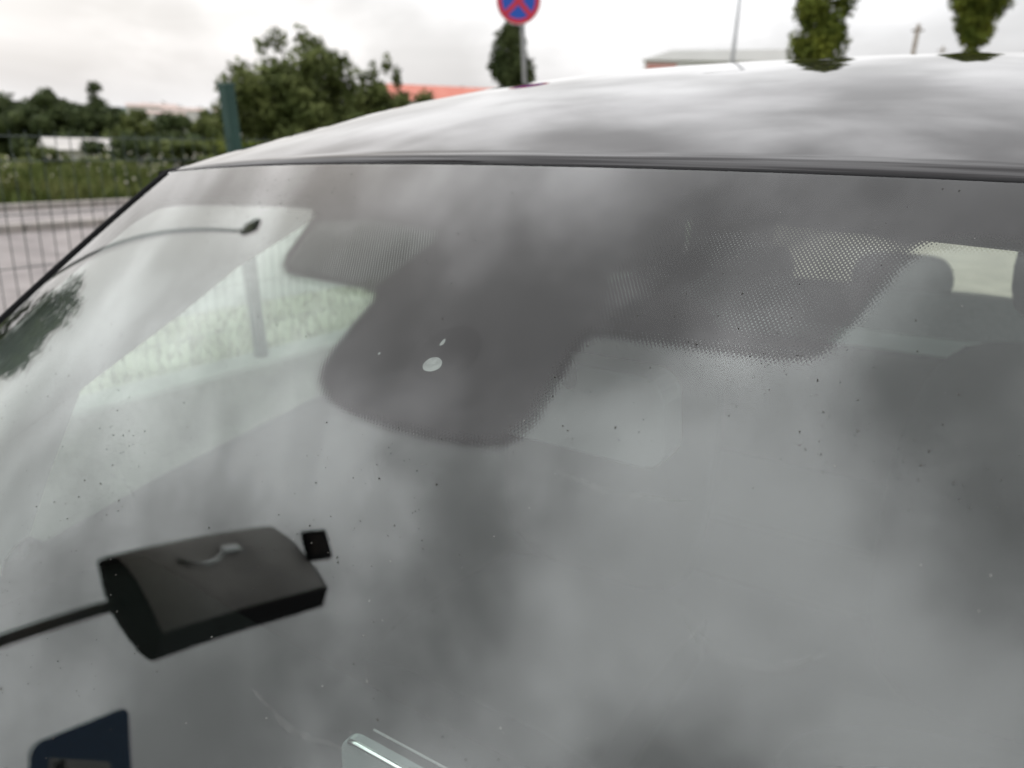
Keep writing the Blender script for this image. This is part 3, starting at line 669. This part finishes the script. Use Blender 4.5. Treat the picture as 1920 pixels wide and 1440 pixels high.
for z in (SZ-.15, SZ+.15): MB().box((.05, .012, z), (.10, .02, .03)).build('bracket', M['steel'], ns)

# lamp posts
def lamp_post(loc, h, rad, arm, label, m='steel', head=(.42, .16, .07), ang=0):
    lp = tag(empty('street_lamp', loc), label, 'street lamp'); lp.rotation_euler = (0, 0, R(ang))
    MB().tube([(0, 0, 0), (0, 0, h*.5), (0, 0, h)], [rad, rad*.8, rad*.55], 12).build('pole', M[m], lp, smooth=True)
    MB().tube([(0, 0, h-.02), (arm*.4, 0, h+.10), (arm, 0, h+.14)], rad*.5, 8).build('arm', M[m], lp, smooth=True)
    MB().loft([[(arm+x, y*k_, h+.13+z*k_) for y, z in ((-head[1]/2, 0), (head[1]/2, 0), (head[1]*.4, head[2]), (-head[1]*.4, head[2]))] for x, k_ in ((-.05, .6), (.1, 1), (head[0]-.08, 1), (head[0], .6))]).build('lamp_head', M['black_metal'] if m == 'steel' else M[m], lp, smooth=True, angle=40)
    MB().box((arm+head[0]*.5, 0, h+.125), (head[0]*.6, head[1]*.7, .012)).build('lamp_lens', M['white'], lp)
    MB().box((0, 0, .02), (.3, .3, .03)).build('base_plate', M[m], lp)
    return lp
lamp_post(Vector((-17.67, 4.56, gz(-17.67, 4.5))), 10.45, .10, .25, 'tall grey street lamp standing across the road, mirrored in the windscreen', head=(.8, .45, .22))
lamp_post(azp(18.35, 30, 0), 8.5, .085, 1.0, 'slim grey street lamp between the white hall and the road sign', ang=200)
ut = tag(empty('utility_pole', azp(7.6, 42, 0)), 'thin wooden utility pole standing between two clipped columnar trees', 'pole')
M['wood'] = mat('pole_wood', (.25, .22, .18), .9, col2=(.18, .15, .12), scale=6)
MB().tube([(-.02, 0, 0), (.10, 0, 6.85)], [.13, .09], 10).build('shaft', M['wood'], ut, smooth=True)
MB().box((.10, 0, 6.6), (.5, .08, .08)).build('crossarm', M['wood'], ut)
ut2 = tag(empty('utility_pole', azp(5.9, 95, 0)), 'distant short wooden utility pole against the hazy hill', 'pole')
MB().tube([(0, 0, 0), (.0, 0, 11.6)], [.15, .10], 8).build('shaft', M['wood'], ut2, smooth=True)
MB().box((0, 0, 11.2), (.9, .1, .1)).build('crossarm', M['wood'], ut2)

# ================================================================== vegetation
def leafmat(name, c1, c2, sc=.8):
    m = mat(name, c1, .75, col2=c2, scale=sc, spec=.15, detail=3)
    return m
M['leaf_dark'] = leafmat('leaf_dark', (.036, .052, .018), (.07, .09, .032))
M['leaf_mid'] = leafmat('leaf_mid', (.068, .088, .026), (.125, .145, .046))
M['leaf_olive'] = leafmat('leaf_olive', (.06, .085, .012), (.13, .15, .02), 2)
M['leaf_light'] = leafmat('leaf_light', (.09, .12, .03), (.16, .17, .06), 1.5)
M['dry_grass'] = leafmat('dry_grass', (.20, .205, .13), (.28, .27, .20), 1.2)
M['bark'] = mat('bark', (.09, .07, .05), .95, col2=(.05, .04, .03), scale=5)
def leaves(mb, clumps, n, size, seed):
    r_ = random.Random(seed)
    tot = sum(c[3]*c[4]*c[5] for c in clumps) if False else None
    wts = [max(c[3]*c[4], .01) for c in clumps]; cum = []; a = 0
    for q in wts: a += q; cum.append(a)
    import bisect
    for _ in range(n):
        c = clumps[bisect.bisect(cum, r_.random()*a)]
        d = Vector((r_.gauss(0, 1), r_.gauss(0, 1), r_.gauss(0, 1))).normalized()
        k_ = r_.random()**.45
        p_ = Vector((c[0]+d.x*c[3]*k_, c[1]+d.y*c[4]*k_, c[2]+d.z*c[5]*k_))
        t = Vector((r_.gauss(0, 1), r_.gauss(0, 1), r_.gauss(0, 1))).normalized(); b = t.cross(d+Vector((.01, 0, 0))).normalized()
        s_ = size*r_.uniform(.6, 1.4)
        mb.add([p_-t*s_, p_-b*s_*.45, p_+t*s_, p_+b*s_*.45], [(0, 1, 2, 3)])
def tree(name, label, cat, loc, clumps, n, size, m, seed, trunk=None, group=None):
    o = tag(empty(name, loc), label, cat, group)
    mb = MB(); leaves(mb, clumps, n, size, seed); mb.build('crown', M[m], o)
    tr_ = MB(); top_ = max(c[2] for c in clumps); h, rad = trunk or (top_, .12)
    tr_.tube([(0, 0, -.1), (.02, 0, h*.4), (0, .03, h*.75), (0, 0, h)], [rad, rad*.8, rad*.5, rad*.2], 8)
    r_ = random.Random(seed+99)
    for c in r_.sample(clumps, min(7, len(clumps))):
        z0 = min(h*.7, max(.2, c[2]*.5)); tr_.tube([(0, 0, z0), ((c[0])*.5, c[1]*.5, z0*.4+c[2]*.6), (c[0], c[1], c[2])], [rad*.45, rad*.3, rad*.1], 5)
    tr_.build('trunk', M['bark'], o, smooth=True); return o
def cl_dome(w_, h, n, seed, zbase=.2, depth=None, k=.28):
    """clumps filling a dome w wide and h high"""
    r_ = random.Random(seed); out = []
    depth = depth or w_; n = int(n*1.6)
    for i in range(n):
        d = Vector((r_.gauss(0, 1), r_.gauss(0, 1), r_.gauss(0, 1))).normalized(); q = r_.random()**.4*.80
        zz = h*(.46+.50*d.z*q) if d.z > 0 else h*(.46+.46*d.z*q)
        s_ = k*r_.uniform(.65, 1.2)
        out.append((d.x*q*w_/2, d.y*q*depth/2, max(zz, .12*h), w_*.5*s_, depth*.5*s_, h*.42*s_))
    return out
# big spreading tree behind the fence, and its neighbours
cl = cl_dome(7.4, 6.6, 46, 5, .05)
cl += [(-3.2, 0, 3.9, .55, .8, .6), (-3.4, 0, 2.8, .6, .8, .7), (-2.6, .2, 4.7, .5, .6, .5), (-.9, 0, 6.0, .6, .6, .6), (.6, 0, 5.95, .7, .6, .5), (1.9, 0, 5.3, .6, .6, .5), (.1, 0, 6.35, .35, .4, .5), (-1.6, 0, 5.7, .4, .4, .5)]
def bill(o, az): o.rotation_euler = (0, 0, R(az)); return o
bill(tree('broad_tree', 'broad dense green tree behind the fence, tallest of its clump', 'tree', azp(47.6, 40), cl, 26000, .15, 'leaf_mid', 11, (4.6, .22)), 47.6)
cl = cl_dome(4.4, 5.2, 20, 6, .05)+[(.2, 0, 5.3, .3, .3, .6), (-.5, 0, 4.9, .3, .3, .6), (.7, 0, 4.7, .3, .3, .6), (-1.0, 0, 4.5, .25, .3, .5)]
bill(tree('wispy_tree', 'narrower green tree with wispy top shoots beside the broad tree', 'tree', azp(42.0, 42), cl, 11000, .14, 'leaf_mid', 12, (4.0, .14)), 41.2)
bill(tree('rounded_tree', 'low rounded tree at the end of the tree clump by the red roof', 'tree', azp(39.4, 46), cl_dome(4.6, 4.6, 20, 8, .05), 9000, .14, 'leaf_mid', 13, (3.2, .14)), 38.4)
bill(tree('rounded_shrub', 'bushy shrub at the foot of the broad tree', 'shrub', azp(51.0, 30), cl_dome(4.0, 1.9, 16, 9, .0), 4500, .09, 'leaf_olive', 14, (1.2, .07)), 51)
bill(tree('rounded_shrub', 'long low olive shrub below the wispy tree', 'shrub', azp(45.0, 30), cl_dome(5.0, 1.8, 18, 10, .0), 4500, .09, 'leaf_olive', 15, (1.1, .07)), 45)
# clipped columnar trees in the car park
def column(w_, h, z0, n, seed, taper=.5):
    r_ = random.Random(seed); out = []
    for i in range(n):
        t = r_.random(); z = z0+(h-z0)*t; q = w_/2*(1-taper*max(0, (t-.6)/.4)**1.5)*(.55+.45*min(1, t/.12))
        a = r_.uniform(0, 2*math.pi); k_ = r_.random()**.5*.7
        out.append((q*k_*math.cos(a), q*k_*math.sin(a), z, q*.52, q*.52, w_*.32))
    return out
tree('columnar_tree', 'dark columnar tree right behind the round road sign pole', 'tree', azp(33.2, 26, 0), column(1.4, 5.1, .9, 50, 21, .75), 12000, .075, 'leaf_dark', 21, (4, .08))
tree('columnar_tree', 'olive columnar tree standing in front of the white hall', 'tree', azp(13.25, 22, 0), [c for c in column(1.55, 7.5, 3.1, 44, 22, .5)]+[(.05, 0, 2.9, .33, .33, .3), (.08, 0, 2.6, .25, .25, .3), (.1, 0, 2.3, .22, .22, .25)], 15000, .075, 'leaf_olive', 22, (5, .09))
tree('columnar_tree', 'olive columnar tree with a pinched waist near the utility pole', 'tree', azp(4.35, 24, 0), [c for c in column(1.4, 7.0, 4.4, 30, 23, .5)]+[(.0, 0, 4.2, .38, .38, .25), (-.02, 0, 3.85, .22, .22, .2), (-.03, 0, 3.5, .33, .33, .3), (.0, 0, 3.1, .45, .45, .4)], 13000, .075, 'leaf_olive', 23, (6, .09))
tree('low_conifer', 'small dark conifer beside the pinched columnar tree', 'tree', azp(3.6, 40, 0), [(0, 0, 4.6, .25, .25, .5), (0, 0, 4.1, .4, .4, .5), (0, 0, 3.4, .6, .6, .6), (0, 0, 2.4, .8, .8, .8)], 2500, .08, 'leaf_dark', 24, (4.6, .1))
tree('low_conifer', 'small dark conifer beside the red gable', 'tree', azp(2.35, 46, 0), [(0, 0, 5.2, .25, .25, .5), (0, 0, 4.5, .5, .4, .5), (0, 0, 3.6, .6, .6, .6), (0, 0, 2.6, .8, .8, .8)], 2500, .09, 'leaf_dark', 25, (5.2, .1))
# tree mirrored at the edge of the windscreen
tree('roadside_tree', 'leafy roadside tree across the road, mirrored at the windscreen edge', 'tree', Vector((-11.8, 1.45, .06)), cl_dome(2.7, 4.1, 26, 31, .12), 7000, .09, 'leaf_dark', 31, (3.2, .1))
# dark wood to the left
wood = [(65.8, 74, 8.0, 7.6), (64.2, 80, 8.6, 8.3), (62.8, 72, 8.0, 7.4), (61.4, 84, 8.5, 8.2), (60.2, 78, 7.0, 7.0), (59.2, 92, 6.0, 6.8), (67.5, 76, 9, 7.8)]
nm = ['first from the pine', 'second from the pine']
wl_ = ['tall dark tree closing the left end of the dark wood', 'wide dark tree next to the wood end', 'lower dark tree in front of the dark wood', 'dark tree in the middle of the dark wood', 'dark tree behind the pale shed', 'slim dark tree at the edge of the dark wood by the houses', 'dark tree past the end of the dark wood']
for i, (az, d, w_, h) in enumerate(wood):
    bill(tree('dark_tree', wl_[i], 'tree', azp(az, d), cl_dome(w_, h, 24, 40+i, .02), 9000, .26, 'leaf_dark', 40+i, (h*.7, .2), 'trees of the dark wood'), az)
tree('umbrella_pine', 'umbrella pine with a flat tuft rising above the treeline', 'tree', azp(60.0, 130), [(0, 0, 12.2, 1.0, 1.0, .6), (.6, 0, 11.7, .8, .9, .5), (-.7, 0, 11.5, .8, .8, .5), (-.2, 0, 10.4, 1.1, 1, .8), (.5, 0, 9.4, 1.9, 1.6, 1.2), (-.6, 0, 8.6, 2.2, 2, 1.4), (.3, 0, 6, 3.2, 2, 2)], 3200, .22, 'leaf_dark', 60, (12, .25))
# mid trees between wood and houses
mid = [(57.6, 85, 4.5, 6.6, 'mid-green tree between the dark wood and the hillside houses'), (55.6, 60, 5.0, 4.5, 'round green tree standing below the hillside houses'), (53.4, 70, 5.0, 6.2, 'green tree left of the green fence post'), (58.8, 66, 3.5, 5.0, 'small green tree behind the pale shed roof'), (50.6, 75, 6, 7.0, 'green tree filling in behind the fence post')]
for i, (az, d, w_, h, lb) in enumerate(mid):
    bill(tree('leafy_tree', lb, 'tree', azp(az, d), cl_dome(w_, h, 20, 70+i, .02), 6000, .22, 'leaf_mid' if i != 1 else 'leaf_dark', 70+i, (h*.7, .15)), az)
# bushes in the field
bush = [(58.6, 27, 2.6, 1.75, 'leaf_dark', 'dark round bush in front of the pale shed'), (63.8, 24, 2.2, 1.05, 'leaf_mid', 'low bush at the far side of the weedy strip'), (60.6, 21, 1.8, .8, 'leaf_light', 'pale yellowish bush in the weedy strip'), (55.4, 22, 2.4, 1.25, 'leaf_mid', 'green bush beside the white garden wall'), (66.0, 20, 2.2, .85, 'leaf_light', 'yellowish bush at the end of the weedy strip'), (52.6, 24, 2.8, 1.3, 'leaf_olive', 'olive bush near the fence post foot')]
for i, (az, d, w_, h, m_, lb) in enumerate(bush):
    bill(tree('bush', lb, 'bush', azp(az, d), cl_dome(w_, h, 14, 80+i, .0), 4500, .075, m_, 80+i, (h*.6, .04)), az)
# weeds along the far pavement, grass by the wall
def blades(name, boxes, n, h0, h1, m, seed, wd=.02):
    r_ = random.Random(seed); mb = MB()
    for _ in range(n):
        x0, x1, y0, y1 = r_.choice(boxes); x = r_.uniform(x0, x1); y = r_.uniform(y0, y1)
        q = mnoise.noise(Vector((x*.5, y*.5, seed)))
        if q < r_.uniform(-.6, .2): continue
        h = r_.uniform(h0, h1)*(1+.6*q); z = gz(x, y); a = r_.uniform(0, 6.3); lx, ly = r_.gauss(0, .3)*h, r_.gauss(0, .3)*h; s_ = wd*r_.uniform(.6, 1.6)
        dx, dy = math.cos(a)*s_, math.sin(a)*s_
        mb.add([(x-dx, y-dy, z), (x+dx, y+dy, z), (x+lx*.5+dx*.8, y+ly*.5+dy*.8, z+h*.6), (x+lx, y+ly, z+h), (x+lx*.5-dx*.8, y+ly*.5-dy*.8, z+h*.6)], [(0, 1, 2, 3, 4)])
    return mb.build(name, M[m])
tag(blades('weeds', [(-15.5, -12.4, -2, 16)], 24000, .2, .5, 'leaf_light', 5), 'tall yellowish green weeds along the far pavement', 'weeds', kind='stuff')
tag(blades('meadow', [(-34, -15, -2, 34)], 32000, .12, .3, 'leaf_olive', 6, .045), 'rough green meadow behind the weedy strip', 'meadow', kind='stuff')
tag(blades('verge_grass', [(-4.95, -2.75, -4, 12)], 14000, .025, .08, 'dry_grass', 7, .005), 'short yellowish grass verge between the fence and the road', 'grass', kind='stuff')
M['flower'] = mat('pale_seed_heads', (.55, .52, .42), .9)
mb = MB(); r_ = random.Random(12)
for _ in range(220):
    x, y = r_.uniform(-16, -12.6), r_.uniform(-1, 15); z = gz(x, y)+r_.uniform(.35, .8); s_ = r_.uniform(.012, .028)
    mb.add([(x-s_, y, z), (x, y-s_, z+s_*.3), (x+s_, y, z), (x, y+s_, z+s_*.3), (x, y, z+s_*1.5), (x, y, z-s_)], [(0, 1, 4), (1, 2, 4), (2, 3, 4), (3, 0, 4), (1, 0, 5), (2, 1, 5), (3, 2, 5), (0, 3, 5)])
tag(mb.build('seed_heads', M['flower']), 'pale seed heads scattered among the weeds', 'flowers', kind='stuff')
# far wooded ridge
mb = MB(); r_ = random.Random(77); cls = []
for i in range(150):
    az = r_.uniform(30, 68); d = r_.uniform(300, 400); p_ = azp(az, d); h = r_.uniform(5, 9.5)+(2 if 54 < az < 58 else 0)
    for k_ in range(3): cls.append((p_.x+r_.gauss(0, 2.5), p_.y+r_.gauss(0, 2.5), p_.z+h*(.3+.25*k_), 3.4-.7*k_, 3.4-.7*k_, h*.25))
leaves(mb, cls, 14000, .9, 78)
tag(mb.build('far_wood', M['leaf_dark']), 'far dark wooded ridge on the horizon', 'wood', kind='stuff')
rdg = MB(); rdg.grid([[(*(azp(az, d, 0).xy), z+3*mnoise.noise(Vector((az*.2, d*.01, 0)))) for az in range(24, 74, 2)] for d, z in ((240, -5), (300, 1.5), (360, 3.2), (430, 1), (520, -6))])
tag(rdg.build('ridge', M['hill'], smooth=True), kind='structure')

# ================================================================== buildings
M['render_white'] = mat('white_render', (.55, .53, .50), .9, col2=(.45, .43, .40), scale=1.2)
M['roof_tile'] = mat('clay_tile_roof', (.30, .19, .155), .9, col2=(.36, .25, .21), scale=2)
M['roof_pale'] = mat('hazed_clay_tiles', (.40, .30, .265), .9, col2=(.46, .37, .33), scale=2)  # clay tile colour paled and greyed for distance haze
M['house_white'] = mat('white_house_render', (.70, .68, .65), .9, col2=(.62, .60, .57), scale=.6)
M['roof_red'] = mat('coral_tile_roof', (.44, .13, .09), .9, col2=(.50, .19, .14), scale=2)
M['roof_grey'] = mat('fibre_cement_roof', (.42, .40, .38), .9, col2=(.50, .48, .45), scale=2)
M['pane'] = mat('dark_window_pane', (.03, .035, .04), .1)
M['clad_white'] = mat('white_cladding', (.86, .86, .85), .6, col2=(.82, .82, .81), scale=.5)
M['clad_red'] = mat('red_cladding', (.50, .045, .035), .6)
M['logo_red'] = mat('washed_red_panel', (.62, .30, .26), .6)  # red paled towards white: overexposure put into the colour
def house(name, label, loc, rz, w_, d_, h, rh, wall, roofm, wins=(), group=None, cat='house'):
    o = tag(empty(name, loc), label, cat, group); o.rotation_euler = (0, 0, R(rz))
    MB().box((0, 0, h/2-.5), (w_, d_, h+1.0)).build('wall', M[wall], o)
    a, b = w_/2+.3, d_/2+.3
    rf = MB().add([(-a, -b, h+.01), (a, -b, h+.01), (a, b, h+.01), (-a, b, h+.01), (-a, 0, h+rh), (a, 0, h+rh)], [(0, 1, 5, 4), (2, 3, 4, 5), (0, 4, 3), (1, 2, 5), (3, 2, 1, 0)]).build('roof', M[roofm], o)
    if cat == 'house': MB().box((a*.4, .3, h+rh), (.5, .5, .9)).build('chimney', M[wall], rf)
    for (x, z, ww, hh) in wins:
        f = MB().box((x, -d_/2-.02, z), (ww+.16, .06, hh+.16)).build('window', M['clad_white'], o)
        MB().box((x, -d_/2-.06, z), (ww, .03, hh)).build('pane', M['pane'], f)
    return o
hs_ = [(57.3, 262, 9, 6.0, 2.0, 'white hillside house at the left end of the row'), (56.4, 275, 10, 6.4, 2.2, 'pinkish roofed house in the middle of the hillside row'), (55.5, 268, 11, 5.6, 2.2, 'wide hillside house with a clay roof'), (54.4, 280, 9, 5.8, 2.0, 'hillside house at the right end of the row'), (52.2, 240, 8, 5.6, 2.0, 'clay roofed house half hidden behind the fence post'), (56.0, 240, 9, 4.2, 1.8, 'lower hillside house with clay roof in front of the row')]
for az, d, w_, h, rh, lb in hs_:
    p_ = azp(az, d, -2.6)
    house('hillside_house', lb, p_, az, w_, 8, h+.9, rh*.4, 'house_white', 'roof_pale', [(-w_*.28, 1.6, 1.1, 1.3), (w_*.22, 1.6, 1.1, 1.3), (-w_*.28, 4.0, 1.1, 1.2), (w_*.22, 4.0, 1.1, 1.2)], 'houses on the far hillside')
house('pale_shed', 'low pale shed with a light roof in the field by the dark wood', azp(61.3, 62), 70, 3.6, 4, 1.9, .7, 'render_white', 'roof_grey', [(-1.5, 1.0, .8, .8)], cat='shed')
gw = tag(empty('garden_wall', azp(57.2, 33)), 'white rendered garden wall in the meadow near the shed', 'wall'); gw.rotation_euler = (0, 0, R(35))
MB().box((0, 0, .35), (1.9, .2, 1.5)).build('wall', M['render_white'], gw); MB().box((0, 0, 1.12), (2.0, .28, .06)).build('coping', M['kerb'], gw)
rb = house('long_building', 'long low building with a reddish clay tiled roof behind the tree clump', azp(35.6, 66, 0), 36, 15, 8, 3.5, 1.3, 'render_white', 'roof_red', [(-4, 2, 1.2, 1.2), (-1, 2, 1.2, 1.2), (2, 2, 1.2, 1.2), (5, 2, 1.2, 1.2)], cat='building')
# white hall
wh = tag(empty('white_hall', azp(18.2, 62, 0)), 'large white flat-roofed hall with a pale red panel', 'building'); wh.rotation_euler = (0, 0, R(14))
MB().box((0, 5, 3.5), (13.0, 10, 7.0)).build('wall', M['clad_white'], wh)
rfh = MB().add([(-6.7, -.3, 7.02), (6.8, -.3, 7.02), (6.8, 10.3, 7.02), (-6.7, 10.3, 7.02), (-4.5, -.3, 7.7), (6.8, -.3, 7.9), (6.8, 10.3, 7.9), (-4.5, 10.3, 7.7)], [(3, 2, 1, 0), (4, 5, 6, 7), (0, 1, 5, 4), (1, 2, 6, 5), (2, 3, 7, 6), (3, 0, 4, 7)]).build('roof', M['clad_white'], wh)
for i in range(13): MB().box((-6+i*1.0, -.03, 3.5), (.05, .06, 6.9)).build('cladding_rib', M['clad_white'], wh)
MB().box((-5.2, -.09, 6.3), (2.2, .05, 1.0)).build('sign_panel', M['logo_red'], wh)
# railing at the edge of the car park
rl = tag(empty('railing', azp(26.5, 52, 0)), 'thin grey railing in front of the far wood by the hall', 'railing'); rl.rotation_euler = (0, 0, R(27))
MB().box((0, 0, 4.3), (9, .06, .06)).build('rail', M['steel'], rl)
MB().box((0, 0, 1.9), (9, .2, 3.8)).build('plinth', M['concrete'], rl)
for i in range(13): MB().box((-4.4+i*.73, 0, 4.05), (.06, .06, .5)).build('baluster', M['steel'], rl)
# wood behind the sign pole
bill(tree('leafy_tree', 'rounded tree above the reddish roof left of the sign pole', 'tree', azp(36.2, 90, 0), cl_dome(5.5, 7.2, 20, 91, .02), 4000, .18, 'leaf_mid', 91, (5, .15)), 36)
bill(tree('leafy_tree', 'wide low tree behind the sign pole beyond the roof edge', 'tree', azp(30.2, 90, 0), cl_dome(9, 5.9, 24, 92, .02), 4000, .2, 'leaf_dark', 92, (4, .15)), 30)
# red gable at the far right
house('red_gable', 'red clad gabled building beside the small conifer', azp(-.35, 48, 0), 4, 2.6, 6, 5.3, 1.2, 'clad_red', 'roof_tile', [(-.5, 2.2, .8, 1.0)], cat='building')
